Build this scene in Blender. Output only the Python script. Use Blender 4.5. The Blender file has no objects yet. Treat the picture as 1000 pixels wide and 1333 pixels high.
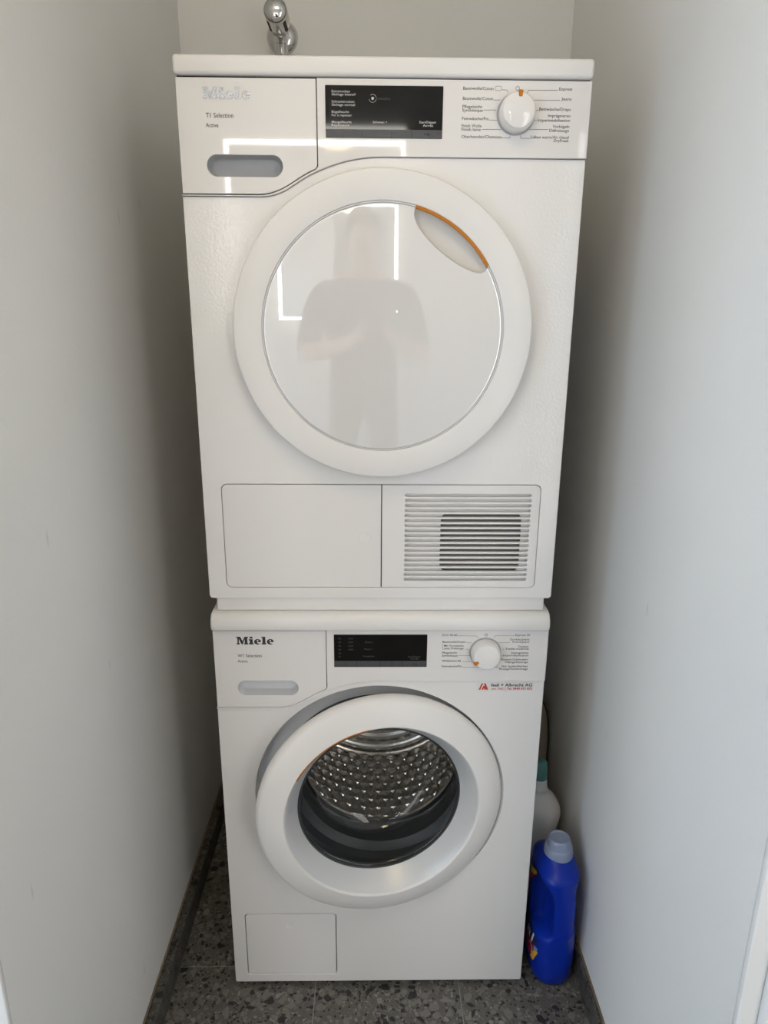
import bpy, bmesh, math, random
from mathutils import Matrix, Vector
random.seed(7)
PI = math.pi
scene = bpy.context.scene
C = scene.collection

# ------------------------------------------------------------------ camera
CAM = Vector((-0.01385, -1.11942, 1.35213))
FPX, PITCH, YAW, ROLL = 900.0, 0.279498, 0.016054, 0.006983
fw = Vector((math.sin(YAW)*math.cos(PITCH), math.cos(YAW)*math.cos(PITCH), -math.sin(PITCH)))
rt = Vector((math.cos(YAW), -math.sin(YAW), 0)); up = rt.cross(fw)
rt2 = rt*math.cos(ROLL) + up*math.sin(ROLL); up2 = up*math.cos(ROLL) - rt*math.sin(ROLL)
cd = bpy.data.cameras.new('camera'); cam = bpy.data.objects.new('camera', cd); C.objects.link(cam)
cd.sensor_fit = 'HORIZONTAL'; cd.sensor_width = 36; cd.lens = FPX*36/1000; cd.clip_start = 0.004
m = Matrix((rt2, up2, -fw)).transposed().to_4x4(); m.translation = CAM
cam.matrix_world = m
scene.camera = cam

# ------------------------------------------------------------------ world, exposure
w = bpy.data.worlds.new('world'); scene.world = w; w.use_nodes = True
w.node_tree.nodes['Background'].inputs[0].default_value = (0.75, 0.85, 1.0, 1)
w.node_tree.nodes['Background'].inputs[1].default_value = 0.6
scene.view_settings.view_transform = 'Standard'
scene.view_settings.look = 'None'
scene.view_settings.gamma = 1
scene.view_settings.use_curve_mapping = False
scene.view_settings.exposure = -0.12
WINDOW_LIGHT = 3.4       # frosted bathroom window, daylight
CEILING_LIGHT = 15.0     # warm ceiling lamp
FILL_LIGHT = 3.0        # added glowing fill panes on the wall behind the viewer
LED_LIGHT = 22.0         # strip round the bathroom mirror

# ------------------------------------------------------------------ materials
def mat(name, col, rough=0.5, metal=0.0, coat=0.0, emit=None, spec=0.5, bump=None, noise=None, trans=0.0, ior=1.45, coat_rough=0.03):
    M = bpy.data.materials.new(name); M.use_nodes = True
    nt = M.node_tree; b = nt.nodes['Principled BSDF']
    c = (*col, 1)
    b.inputs['Base Color'].default_value = c; b.inputs['Roughness'].default_value = rough
    b.inputs['Metallic'].default_value = metal; b.inputs['Coat Weight'].default_value = coat
    b.inputs['Coat Roughness'].default_value = coat_rough
    b.inputs['Specular IOR Level'].default_value = spec; b.inputs['IOR'].default_value = ior
    b.inputs['Transmission Weight'].default_value = trans
    if emit:
        b.inputs['Emission Color'].default_value = (*emit[0], 1); b.inputs['Emission Strength'].default_value = emit[1]
    tc = nt.nodes.new('ShaderNodeTexCoord')
    if noise:                                   # (scale, amount): gentle mottling of the paint
        n = nt.nodes.new('ShaderNodeTexNoise'); n.inputs['Scale'].default_value = noise[0]; n.inputs['Detail'].default_value = 5
        nt.links.new(tc.outputs['Object'], n.inputs['Vector'])
        mx = nt.nodes.new('ShaderNodeMix'); mx.data_type = 'RGBA'
        mx.inputs[6].default_value = tuple(v*(1-noise[1]) for v in col)+(1,); mx.inputs[7].default_value = tuple(min(1, v*(1+noise[1])) for v in col)+(1,)
        nt.links.new(n.outputs['Fac'], mx.inputs[0]); nt.links.new(mx.outputs[2], b.inputs['Base Color'])
    if bump:                                    # (scale, distance)
        n = nt.nodes.new('ShaderNodeTexNoise'); n.inputs['Scale'].default_value = bump[0]; n.inputs['Detail'].default_value = 2
        nt.links.new(tc.outputs['Object'], n.inputs['Vector'])
        bp = nt.nodes.new('ShaderNodeBump'); bp.inputs['Distance'].default_value = bump[1]; bp.inputs['Strength'].default_value = 0.6
        nt.links.new(n.outputs['Fac'], bp.inputs['Height']); nt.links.new(bp.outputs['Normal'], b.inputs['Normal'])
        if coat: nt.links.new(bp.outputs['Normal'], b.inputs['Coat Normal'])
    return M

def wall_mat(name, col):
    M = mat(name, col, 0.65, bump=(220, 0.0006))
    nt = M.node_tree; b = nt.nodes['Principled BSDF']; tc = nt.nodes['Texture Coordinate']
    n = nt.nodes.new('ShaderNodeTexNoise'); n.inputs['Scale'].default_value = 3; n.inputs['Detail'].default_value = 6
    nt.links.new(tc.outputs['Object'], n.inputs['Vector'])
    # sparse thin scuffs
    mp = nt.nodes.new('ShaderNodeMapping'); mp.inputs['Scale'].default_value = (9, 9, 2.2); mp.inputs['Rotation'].default_value = (0.15, 0.1, 0)
    nt.links.new(tc.outputs['Object'], mp.inputs['Vector'])
    v = nt.nodes.new('ShaderNodeTexVoronoi'); v.inputs['Scale'].default_value = 1.6
    nt.links.new(mp.outputs['Vector'], v.inputs['Vector'])
    r = nt.nodes.new('ShaderNodeMapRange'); r.inputs[1].default_value = 0.02; r.inputs[2].default_value = 0.055; r.inputs[3].default_value = 1; r.inputs[4].default_value = 0
    nt.links.new(v.outputs['Distance'], r.inputs[0])
    mx = nt.nodes.new('ShaderNodeMix'); mx.data_type = 'RGBA'
    mx.inputs[6].default_value = tuple(c*0.95 for c in col)+(1,); mx.inputs[7].default_value = tuple(min(1, c*1.04) for c in col)+(1,)
    nt.links.new(n.outputs['Fac'], mx.inputs[0])
    sc = nt.nodes.new('ShaderNodeMath'); sc.operation = 'MULTIPLY'; sc.inputs[1].default_value = 0.22
    nt.links.new(r.outputs[0], sc.inputs[0])
    m2 = nt.nodes.new('ShaderNodeMix'); m2.data_type = 'RGBA'; m2.inputs[7].default_value = (0.25, 0.25, 0.24, 1)
    nt.links.new(sc.outputs[0], m2.inputs[0]); nt.links.new(mx.outputs[2], m2.inputs[6]); nt.links.new(m2.outputs[2], b.inputs['Base Color'])
    return M

def terrazzo(name, base, dark, light):
    M = mat(name, base, 0.42, spec=0.4)
    nt = M.node_tree; b = nt.nodes['Principled BSDF']; tc = nt.nodes['Texture Coordinate']; L = nt.links.new
    geo = nt.nodes.new('ShaderNodeNewGeometry')
    dist = nt.nodes.new('ShaderNodeTexNoise'); dist.inputs['Scale'].default_value = 45
    L(geo.outputs['Position'], dist.inputs['Vector'])
    add = nt.nodes.new('ShaderNodeVectorMath'); add.operation = 'MULTIPLY_ADD'; add.inputs[1].default_value = (0.006,)*3
    L(dist.outputs['Color'], add.inputs[0]); L(geo.outputs['Position'], add.inputs[2])
    prev = None
    n0 = nt.nodes.new('ShaderNodeTexNoise'); n0.inputs['Scale'].default_value = 120; n0.inputs['Detail'].default_value = 6; n0.inputs['Roughness'].default_value = 0.7
    L(geo.outputs['Position'], n0.inputs['Vector'])
    bs = nt.nodes.new('ShaderNodeMix'); bs.data_type = 'RGBA'
    bs.inputs[6].default_value = tuple(c*0.55 for c in base)+(1,); bs.inputs[7].default_value = tuple(c*1.45 for c in base)+(1,)
    L(n0.outputs['Fac'], bs.inputs[0]); prev = bs.outputs[2]
    for scale, thr, lo, hi in ((210, 0.08, 0.15, 0.94), (100, 0.10, 0.11, 0.955), (58, 0.13, 0.08, 0.965)):
        v = nt.nodes.new('ShaderNodeTexVoronoi'); v.inputs['Scale'].default_value = scale
        L(add.outputs[0], v.inputs['Vector'])
        sep = nt.nodes.new('ShaderNodeSeparateColor'); L(v.outputs['Color'], sep.inputs[0])
        ve = nt.nodes.new('ShaderNodeTexVoronoi'); ve.feature = 'DISTANCE_TO_EDGE'; ve.inputs['Scale'].default_value = scale; L(add.outputs[0], ve.inputs['Vector'])
        inside = nt.nodes.new('ShaderNodeMath'); inside.operation = 'GREATER_THAN'; inside.inputs[1].default_value = thr
        L(ve.outputs['Distance'], inside.inputs[0])
        for ch, op, t, col in ((0, 'LESS_THAN', lo, dark), (1, 'GREATER_THAN', hi, light), (2, 'LESS_THAN', 0.16, tuple(c*1.7 for c in base))):
            sel = nt.nodes.new('ShaderNodeMath'); sel.operation = op; sel.inputs[1].default_value = t
            L(sep.outputs[ch], sel.inputs[0])
            mu = nt.nodes.new('ShaderNodeMath'); mu.operation = 'MULTIPLY'; L(sel.outputs[0], mu.inputs[0]); L(inside.outputs[0], mu.inputs[1])
            m3 = nt.nodes.new('ShaderNodeMath'); m3.operation = 'MULTIPLY'; m3.inputs[1].default_value = 0.75 if ch else 0.9; L(mu.outputs[0], m3.inputs[0]); mu = m3
            mx = nt.nodes.new('ShaderNodeMix'); mx.data_type = 'RGBA'; mx.inputs[7].default_value = (*col, 1)
            L(mu.outputs[0], mx.inputs[0]); L(prev, mx.inputs[6]); prev = mx.outputs[2]
    L(prev, b.inputs['Base Color'])
    return M

M = {}
M['wall'] = wall_mat('wall_paint', (0.80, 0.80, 0.78))
M['casing'] = mat('casing_paint', (0.82, 0.82, 0.81), 0.4)
M['ceiling'] = mat('ceiling_paint', (0.82, 0.81, 0.78), 0.8)
M['terrazzo'] = terrazzo('terrazzo', (0.115, 0.107, 0.097), (0.016, 0.016, 0.017), (0.27, 0.26, 0.235))
M['skirting'] = terrazzo('skirting_stone', (0.075, 0.07, 0.063), (0.02, 0.02, 0.02), (0.16, 0.15, 0.14))
M['grout'] = mat('grout', (0.26, 0.25, 0.235), 0.9, bump=(300, 0.001))
M['mortar'] = mat('mortar_bed', (0.20, 0.155, 0.11), 0.95, bump=(160, 0.004), noise=(90, 0.5))
M['sheet'] = mat('white_enamel', (0.81, 0.795, 0.78), 0.30, coat=1.0, bump=(240, 0.0003), coat_rough=0.04)
M['plastic'] = mat('white_plastic', (0.78, 0.76, 0.745), 0.035, coat=0.3)
M['matte_plastic'] = mat('white_satin_plastic', (0.78, 0.765, 0.75), 0.38)
M['gloss'] = mat('white_gloss_glass', (0.77, 0.755, 0.745), 0.02, ior=2.4)
M['recess_grey'] = mat('grey_plastic', (0.42, 0.43, 0.45), 0.35)
M['recess_light'] = mat('pale_grey_plastic', (0.66, 0.67, 0.69), 0.4)
M['grip_white'] = mat('warm_white_plastic', (0.66, 0.645, 0.62), 0.35)
M['recess_white'] = mat('white_recess_plastic', (0.82, 0.82, 0.82), 0.4)
M['silver'] = mat('silver_paint', (0.66, 0.67, 0.68), 0.32, metal=0.15)
M['chrome'] = mat('chrome', (0.62, 0.61, 0.60), 0.08, metal=1.0)
M['logo_silver'] = mat('silver_lettering', (0.50, 0.50, 0.51), 0.22, metal=0.85)
M['ink'] = mat('black_print', (0.03, 0.03, 0.03), 0.5)
M['grey_ink'] = mat('grey_print', (0.055, 0.052, 0.05), 0.5)
M['red_ink'] = mat('red_print', (0.55, 0.05, 0.02), 0.5)
M['pale_ink'] = mat('light_print', (0.60, 0.60, 0.60), 0.5)
M['dim_ink'] = mat('dim_print', (0.07, 0.07, 0.075), 0.5)
M['display'] = mat('black_glass', (0.010, 0.009, 0.009), 0.05, spec=0.35)
M['touch_strip'] = mat('dark_grey_keys', (0.075, 0.077, 0.082), 0.25)
M['dark_gap'] = mat('dark_feet_and_gap_shade', (0.03, 0.03, 0.032), 0.8)  # near-black of the feet; also shade painted behind panel gaps
M['duct'] = mat('dark_filter', (0.20, 0.195, 0.185), 0.9)
M['orange'] = mat('orange_plastic', (0.52, 0.175, 0.008), 0.4)
M['rubber'] = mat('dark_rubber', (0.035, 0.038, 0.042), 0.38)
M['drum'] = mat('stainless_steel', (0.86, 0.82, 0.77), 0.20, metal=1.0)
M['blue'] = mat('blue_plastic', (0.002, 0.026, 0.36), 0.32, spec=0.4)
M['blue_cap'] = mat('translucent_blue_cap', (0.36, 0.43, 0.60), 0.3, trans=0.25)
M['white_bottle'] = mat('white_bottle_plastic', (0.74, 0.74, 0.74), 0.4)
M['teal'] = mat('teal_cap', (0.10, 0.27, 0.26), 0.4)
M['label_dark'] = mat('label_navy', (0.01, 0.02, 0.09), 0.3)
M['label_red'] = mat('label_red', (0.42, 0.02, 0.05), 0.3)
M['label_yellow'] = mat('label_yellow', (0.75, 0.42, 0.03), 0.3)
M['label_white'] = mat('label_white', (0.75, 0.78, 0.82), 0.3)
M['label_blue'] = mat('label_light_blue', (0.18, 0.32, 0.6), 0.3)
M['beige_cloth'] = mat('beige_cloth', (0.40, 0.33, 0.27), 0.9, bump=(300, 0.001))
M['dark_edge'] = mat('dark_trim', (0.05, 0.043, 0.035), 0.7)
M['skin'] = mat('skin', (0.45, 0.28, 0.2), 0.5)
M['shirt'] = mat('grey_shirt', (0.05, 0.048, 0.048), 0.9)
M['trousers'] = mat('grey_trousers', (0.10, 0.095, 0.095), 0.9)
M['hair'] = mat('dark_hair', (0.03, 0.02, 0.015), 0.6)
M['phone'] = mat('black_phone', (0.02, 0.02, 0.022), 0.2)
M['mirror'] = mat('mirror_glass', (0.75, 0.76, 0.76), 0.02, metal=1.0)
M['led'] = mat('led_strip', (0.9, 0.9, 0.9), 0.5, emit=((1.0, 0.95, 0.88), LED_LIGHT))
M['frosted'] = mat('frosted_daylight_pane', (0.8, 0.85, 0.9), 0.6, emit=((0.58, 0.77, 1.0), WINDOW_LIGHT))
M['fill_left'] = mat('fill_left_glow', (0.8, 0.82, 0.84), 0.6, emit=((1.0, 0.96, 0.925), FILL_LIGHT))  # glow for the two added fill panes
M['fill_right'] = mat('fill_right_glow', (0.8, 0.82, 0.84), 0.6, emit=((1.0, 0.96, 0.925), FILL_LIGHT*1.5))
M['lamp_glass'] = mat('opal_lamp_glass', (0.9, 0.88, 0.82), 0.5, emit=((1.0, 0.75, 0.40), CEILING_LIGHT))

# clear door glass: see-through with a mirror film that grows towards grazing angles
g = bpy.data.materials.new('clear_door_glass'); g.use_nodes = True; nt = g.node_tree
nt.nodes.clear()
o_ = nt.nodes.new('ShaderNodeOutputMaterial'); t_ = nt.nodes.new('ShaderNodeBsdfTransparent'); g_ = nt.nodes.new('ShaderNodeBsdfGlossy')
x_ = nt.nodes.new('ShaderNodeMixShader'); lw_ = nt.nodes.new('ShaderNodeLayerWeight'); lw_.inputs[0].default_value = 0.5
pw_ = nt.nodes.new('ShaderNodeMath'); pw_.operation = 'POWER'; pw_.inputs[1].default_value = 4.0
f_ = nt.nodes.new('ShaderNodeMath'); f_.operation = 'MULTIPLY_ADD'; f_.inputs[1].default_value = 0.55; f_.inputs[2].default_value = 0.045
nt.links.new(lw_.outputs['Facing'], pw_.inputs[0]); nt.links.new(pw_.outputs[0], f_.inputs[0])
t_.inputs[0].default_value = (0.92, 0.94, 0.95, 1); g_.inputs['Roughness'].default_value = 0.02
nt.links.new(f_.outputs[0], x_.inputs[0]); nt.links.new(t_.outputs[0], x_.inputs[1]); nt.links.new(g_.outputs[0], x_.inputs[2]); nt.links.new(x_.outputs[0], o_.inputs[0])
M['glass'] = g

# wall tiles of the bathroom behind the viewer
bt = mat('white_wall_tile', (0.8, 0.79, 0.77), 0.15)
nt = bt.node_tree; br = nt.nodes.new('ShaderNodeTexBrick'); br.offset = 0
br.inputs['Color1'].default_value = (0.8, 0.79, 0.77, 1); br.inputs['Color2'].default_value = (0.78, 0.77, 0.75, 1); br.inputs['Mortar'].default_value = (0.4, 0.39, 0.38, 1)
br.inputs['Scale'].default_value = 1; br.inputs['Brick Width'].default_value = 0.2; br.inputs['Row Height'].default_value = 0.2; br.inputs['Mortar Size'].default_value = 0.003
mp = nt.nodes.new('ShaderNodeMapping'); mp.inputs['Rotation'].default_value = (PI/2, 0, 0)
nt.links.new(nt.nodes['Texture Coordinate'].outputs['Object'], mp.inputs['Vector']); nt.links.new(mp.outputs[0], br.inputs['Vector']); nt.links.new(br.outputs['Color'], nt.nodes['Principled BSDF'].inputs['Base Color'])
M['wall_tile'] = bt

# ------------------------------------------------------------------ helpers
def link(name, me, material, parent=None):
    if material:
        me.materials.clear(); me.materials.append(M[material])
    o = bpy.data.objects.new(name, me); C.objects.link(o)
    if parent:
        o.parent = parent
        o.matrix_parent_inverse = parent.matrix_basis.inverted() if parent.parent is None else (parent.parent.matrix_basis @ parent.matrix_parent_inverse @ parent.matrix_basis).inverted()
    return o
def smooth(me, ang=35):
    me.polygons.foreach_set('use_smooth', [True]*len(me.polygons)); me.set_sharp_from_angle(angle=math.radians(ang)); me.update()
def tag(o, label=None, cat=None, group=None, kind=None):
    for k, v in (('label', label), ('category', cat), ('group', group), ('kind', kind)):
        if v: o[k] = v
    return o
def empty(name, loc):
    o = bpy.data.objects.new(name, None); C.objects.link(o); o.location = loc; o.empty_display_size = 0.05
    return o
def box(name, x0, x1, y0, y1, z0, z1, material, parent=None, bevel=0.0, segs=3):
    bm = bmesh.new(); bmesh.ops.create_cube(bm, size=1)
    for v in bm.verts:
        v.co = Vector(((x0+x1)/2+v.co.x*(x1-x0), (y0+y1)/2+v.co.y*(y1-y0), (z0+z1)/2+v.co.z*(z1-z0)))
    if bevel:
        bmesh.ops.bevel(bm, geom=bm.edges[:], offset=bevel, segments=segs, profile=0.5, affect='EDGES')
    me = bpy.data.meshes.new(name); bm.to_mesh(me); bm.free(); smooth(me)
    return link(name, me, material, parent)
def rounded(x0, x1, z0, z1, r, n=6):
    if not isinstance(r, (tuple, list)): r = (r,)*4                # bl, br, tr, tl
    out = []
    for (cx, cz, a, rr) in ((x0, z0, PI, r[0]), (x1, z0, 1.5*PI, r[1]), (x1, z1, 0, r[2]), (x0, z1, 0.5*PI, r[3])):
        ox = cx + (rr if cx == x0 else -rr); oz = cz + (rr if cz == z0 else -rr)
        if rr == 0: out.append((cx, cz)); continue
        for k in range(n+1):
            t = a + k/n*PI/2; out.append((ox+rr*math.cos(t), oz+rr*math.sin(t)))
    return out
def circle(cx, cz, r, n=96):
    return [(cx+r*math.cos(2*PI*k/n), cz+r*math.sin(2*PI*k/n)) for k in range(n)]
def eval_mesh(o):
    dg = bpy.context.evaluated_depsgraph_get(); dg.update()
    me = bpy.data.meshes.new_from_object(o.evaluated_get(dg))
    d = o.data; bpy.data.objects.remove(o)
    return me
TOXZ = Matrix.Rotation(PI/2, 4, 'X')
def plate(name, loops, yfront, thick, material, parent=None, bevel=0.0):
    cu = bpy.data.curves.new(name, 'CURVE'); cu.dimensions = '2D'; cu.fill_mode = 'BOTH'
    for lp in loops:
        s = cu.splines.new('POLY'); s.points.add(len(lp)-1)
        for p, (x, z) in zip(s.points, lp): p.co = (x, z, 0, 1)
        s.use_cyclic_u = True
    cu.extrude = thick/2-bevel; cu.bevel_depth = bevel; cu.bevel_resolution = 2; cu.offset = -bevel
    t = bpy.data.objects.new('tmp', cu); C.objects.link(t)
    me = eval_mesh(t); bpy.data.curves.remove(cu)
    me.transform(Matrix.Translation((0, yfront+thick/2, 0)) @ TOXZ); smooth(me, 30)
    me.name = name
    return link(name, me, material, parent)
def text(s, x0, x1, z, y, cap, material, parent, bold=0.005, name='lettering'):
    cu = bpy.data.curves.new(name, 'FONT'); cu.body = s; cu.resolution_u = 2; cu.size = 1; cu.extrude = 0; cu.offset = bold
    t = bpy.data.objects.new('tmp', cu); C.objects.link(t); me = eval_mesh(t); bpy.data.curves.remove(cu)
    xs = [v.co.x for v in me.vertices]; a, b = min(xs), max(xs)
    sx = (x1-x0)/(b-a); sy = cap/0.70
    for v in me.vertices: v.co = ((x0+(v.co.x-a)*sx), y, z+v.co.y*sy)
    me.update(); me.name = name
    return link(name, me, material, parent)
def polyline(name, pts, width, y, material, parent):
    bm = bmesh.new()
    for (xa, za), (xb, zb) in zip(pts[:-1], pts[1:]):
        d = Vector((xb-xa, zb-za)).normalized()*width/2; n = Vector((-d.y, d.x))
        q = [(xa-d.x+n.x, za-d.y+n.y), (xa-d.x-n.x, za-d.y-n.y), (xb+d.x-n.x, zb+d.y-n.y), (xb+d.x+n.x, zb+d.y+n.y)]
        f = bm.faces.new([bm.verts.new((x, y, z)) for x, z in q])
    me = bpy.data.meshes.new(name); bm.to_mesh(me); bm.free()
    return link(name, me, material, parent)
def lathe_mesh(prof, cx, cz, segs=96, a0=0.0, a1=2*PI):
    """prof: list of (r, y), revolved about the axis parallel to Y through (cx, cz)"""
    full = abs(a1-a0-2*PI) < 1e-6
    n = segs if full else segs+1
    verts, faces, rings = [], [], []
    for r, y in prof:
        if r < 1e-6: rings.append([len(verts)]); verts.append((cx, y, cz)); continue
        rings.append(list(range(len(verts), len(verts)+n)))
        for k in range(n):
            t = a0+(a1-a0)*k/segs; verts.append((cx+r*math.cos(t), y, cz+r*math.sin(t)))
    for A, B in zip(rings[:-1], rings[1:]):
        for k in range(n if full else n-1):
            j = (k+1) % n
            if len(A) == 1 and len(B) == 1: continue
            if len(A) == 1: faces.append((A[0], B[k], B[j]))
            elif len(B) == 1: faces.append((A[k], B[0], A[j]))
            else: faces.append((A[k], B[k], B[j], A[j]))
    me = bpy.data.meshes.new('lathe'); me.from_pydata(verts, [], faces); me.update()
    bm = bmesh.new(); bm.from_mesh(me); bmesh.ops.recalc_face_normals(bm, faces=bm.faces); bm.to_mesh(me); bm.free()
    return me
def lathe(name, prof, cx, cz, material, parent=None, segs=96, ang=35, **k):
    me = lathe_mesh(prof, cx, cz, segs, **k); me.name = name; smooth(me, ang)
    return link(name, me, material, parent)
def loft(name, sections, material, parent=None, caps=True, ang=40):
    """sections: list of equal-length point loops"""
    bm = bmesh.new(); rings = [[bm.verts.new(p) for p in s] for s in sections]; n = len(rings[0])
    for A, B in zip(rings[:-1], rings[1:]):
        for k in range(n): bm.faces.new((A[k], A[(k+1) % n], B[(k+1) % n], B[k]))
    if caps: bm.faces.new(rings[0][::-1]); bm.faces.new(rings[-1])
    bmesh.ops.recalc_face_normals(bm, faces=bm.faces)
    me = bpy.data.meshes.new(name); bm.to_mesh(me); bm.free(); smooth(me, ang)
    return link(name, me, material, parent)
def cut(o, cutter, ang=35):
    md = o.modifiers.new('cut', 'BOOLEAN'); md.object = cutter; md.operation = 'DIFFERENCE'; md.solver = 'EXACT'
    dg = bpy.context.evaluated_depsgraph_get(); dg.update()
    me = bpy.data.meshes.new_from_object(o.evaluated_get(dg)); o.modifiers.clear()
    mt = list(o.data.materials); o.data = me; me.materials.clear()
    for q in mt: me.materials.append(q)
    bpy.data.objects.remove(cutter); smooth(me, ang)
def tub(name, outline, centre, y0, depth, material, parent, shrink=0.8, rim=0.0):
    """a rounded hollow behind an opening: outline at y0, smaller floor at y0+depth"""
    cx, cz = centre; secs = []
    for k in range(7):
        t = k/6*PI/2; s = 1-(1-shrink)*(1-math.cos(t)); secs.append([(cx+(x-cx)*s, y0+depth*math.sin(t), cz+(z-cz)*s) for x, z in outline])
    bm = bmesh.new(); rings = [[bm.verts.new(p) for p in s] for s in secs]; n = len(outline)
    for A, B in zip(rings[:-1], rings[1:]):
        for k in range(n): bm.faces.new((A[k], A[(k+1) % n], B[(k+1) % n], B[k]))
    bm.faces.new(rings[-1])
    bmesh.ops.recalc_face_normals(bm, faces=bm.faces); bmesh.ops.reverse_faces(bm, faces=bm.faces)
    me = bpy.data.meshes.new(name); bm.to_mesh(me); bm.free(); smooth(me, 40)
    return link(name, me, material, parent)

# ------------------------------------------------------------------ the setting
XL, XR, YB, YF = -0.447, 0.428, 0.655, -0.482      # niche walls, back wall, mouth of the niche
ZC = 2.55
RX0, RX1, RY0 = -1.55, 1.25, -1.95                  # bathroom behind the viewer
def struct(o): o['kind'] = 'structure'; return o
struct(box('wall_left', XL-0.10, XL, YF, YB, 0, ZC, 'wall'))
struct(box('wall_right', XR, XR+0.10, YF, YB, 0, ZC, 'wall'))
struct(box('wall_back', XL-0.10, XR+0.10, YB, YB+0.10, 0, ZC, 'wall'))
struct(box('wall_front_left', RX0, XL-0.10, YF, YF+0.10, 0, ZC, 'wall'))
struct(box('wall_front_right', XR+0.10, RX1, YF, YF+0.10, 0, ZC, 'wall'))
struct(box('wall_rear', RX0-0.1, RX1+0.1, RY0-0.10, RY0, 0, ZC, 'wall_tile'))
struct(box('wall_side_right', RX1, RX1+0.10, RY0, YF+0.1, 0, ZC, 'wall'))
struct(box('ceiling', RX0-0.1, RX1+0.1, RY0-0.1, YB+0.1, ZC, ZC+0.1, 'ceiling'))
# window wall of the bathroom with its opening
WY0, WY1, WZ0, WZ1 = -1.85, -0.75, 0.20, 2.10
ww = struct(box('wall_side_left', RX0-0.10, RX0, RY0, YF+0.1, 0, WZ0, 'wall'))
box('lintel', RX0-0.10, RX0, RY0, YF+0.1, WZ1, ZC, 'wall', ww)
box('pier', RX0-0.10, RX0, RY0, WY0, WZ0, WZ1, 'wall', ww)
box('pier', RX0-0.10, RX0, WY1, YF+0.1, WZ0, WZ1, 'wall', ww)
wn = struct(box('window_1', RX0-0.06, RX0-0.05, WY0+0.05, WY1-0.05, WZ0+0.05, WZ1-0.05, 'frosted'))
for a in ((WY0, WY1, WZ0, WZ0+0.05), (WY0, WY1, WZ1-0.05, WZ1), (WY0, WY0+0.05, WZ0+0.05, WZ1-0.05), (WY1-0.05, WY1, WZ0+0.05, WZ1-0.05)):
    box('pane_frame', RX0-0.08, RX0-0.03, *a, 'casing', wn, 0.004)
# added framed glowing panes on the rear wall, evening the light on the machines
fill1 = struct(box('fill_pane_1', -1.34, -0.88, RY0+0.004, RY0+0.016, 0.12, 2.04, 'fill_left'))
for a in ((-1.40, -0.82, 0.0, 0.12), (-1.40, -0.82, 2.04, 2.12), (-1.40, -1.34, 0.12, 2.04), (-0.88, -0.82, 0.12, 2.04)):
    box('fill_pane_frame', a[0], a[1], RY0, RY0+0.03, a[2], a[3], 'casing', fill1, 0.004)
fill2 = struct(box('fill_pane_2', 0.80, 1.18, RY0+0.004, RY0+0.016, 0.30, 2.04, 'fill_right'))  # second added pane, framed like a window to brighten the machine fronts
for a in ((0.74, 1.24, 0.24, 0.30), (0.74, 1.24, 2.04, 2.10), (0.74, 0.80, 0.30, 2.04), (1.18, 1.24, 0.30, 2.04)):
    box('pane_frame', a[0], a[1], RY0, RY0+0.03, a[2], a[3], 'casing', fill2, 0.004)
# casings at the mouth of the niche
struct(box('trim_1', XL-0.10, XL-0.0005, YF-0.006, YF, 0, 2.3, 'casing', bevel=0.002))
tr = struct(box('trim_2', XR+0.0005, XR+0.026, YF-0.008, YF, 0, 2.3, 'casing', bevel=0.002))
box('casing_step', XR+0.026, XR+0.10, YF-0.020, YF, 0, 2.3, 'casing', tr, 0.002)

# floor: mortar bed and terrazzo tiles
fl = struct(box('floor', RX0-0.1, RX1+0.1, RY0-0.1, YB+0.1, -0.06, -0.0012, 'grout'))
P, J = 0.30, 0.0022
def tile_rect(x0, x1, y0, y1):
    if x1-x0 > 0.01 and y1-y0 > 0.01: box('floor_tile', x0, x1, y0, y1, -0.012, 0, 'terrazzo', fl, 0.0006, 1)
for i in range(-6, 6):
    for j in range(-7, 3):
        x0, y0 = 0.168+i*P+J/2, 0.045+j*P+J/2; x1, y1 = x0+P-J, y0+P-J
        a0, a1 = max(x0, XL), min(x1, XR); b0, b1 = max(y0, YF), min(y1, YB)     # inside the niche
        tile_rect(a0, a1, b0, b1)
        a0, a1 = max(x0, RX0), min(x1, RX1); b0, b1 = max(y0, RY0), min(y1, YF)  # bathroom
        tile_rect(a0, a1, b0, b1)

# skirting of cut terrazzo with its rough mortar edge
for side, xa, xb in (('left', XL, -0.4255), ('right', XR, 0.4175)):
    s = -1 if side == 'left' else 1
    bb = struct(box('baseboard_'+side, min(xa, xa-s*0.004), max(xa, xa-s*0.004), YF, YB, 0, 0.062, 'mortar'))
    for j in range(-2, 3):
        y0, y1 = max(0.045+j*P+0.001, YF), min(0.045+(j+1)*P-0.001, YB)
        if y1-y0 > 0.01:
            x0, x1 = sorted((xb, xa-s*0.004)); box('skirting_tile', x0, x1, y0, y1, 0.0, 0.060, 'skirting', bb, 0.0012, 1)

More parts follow.
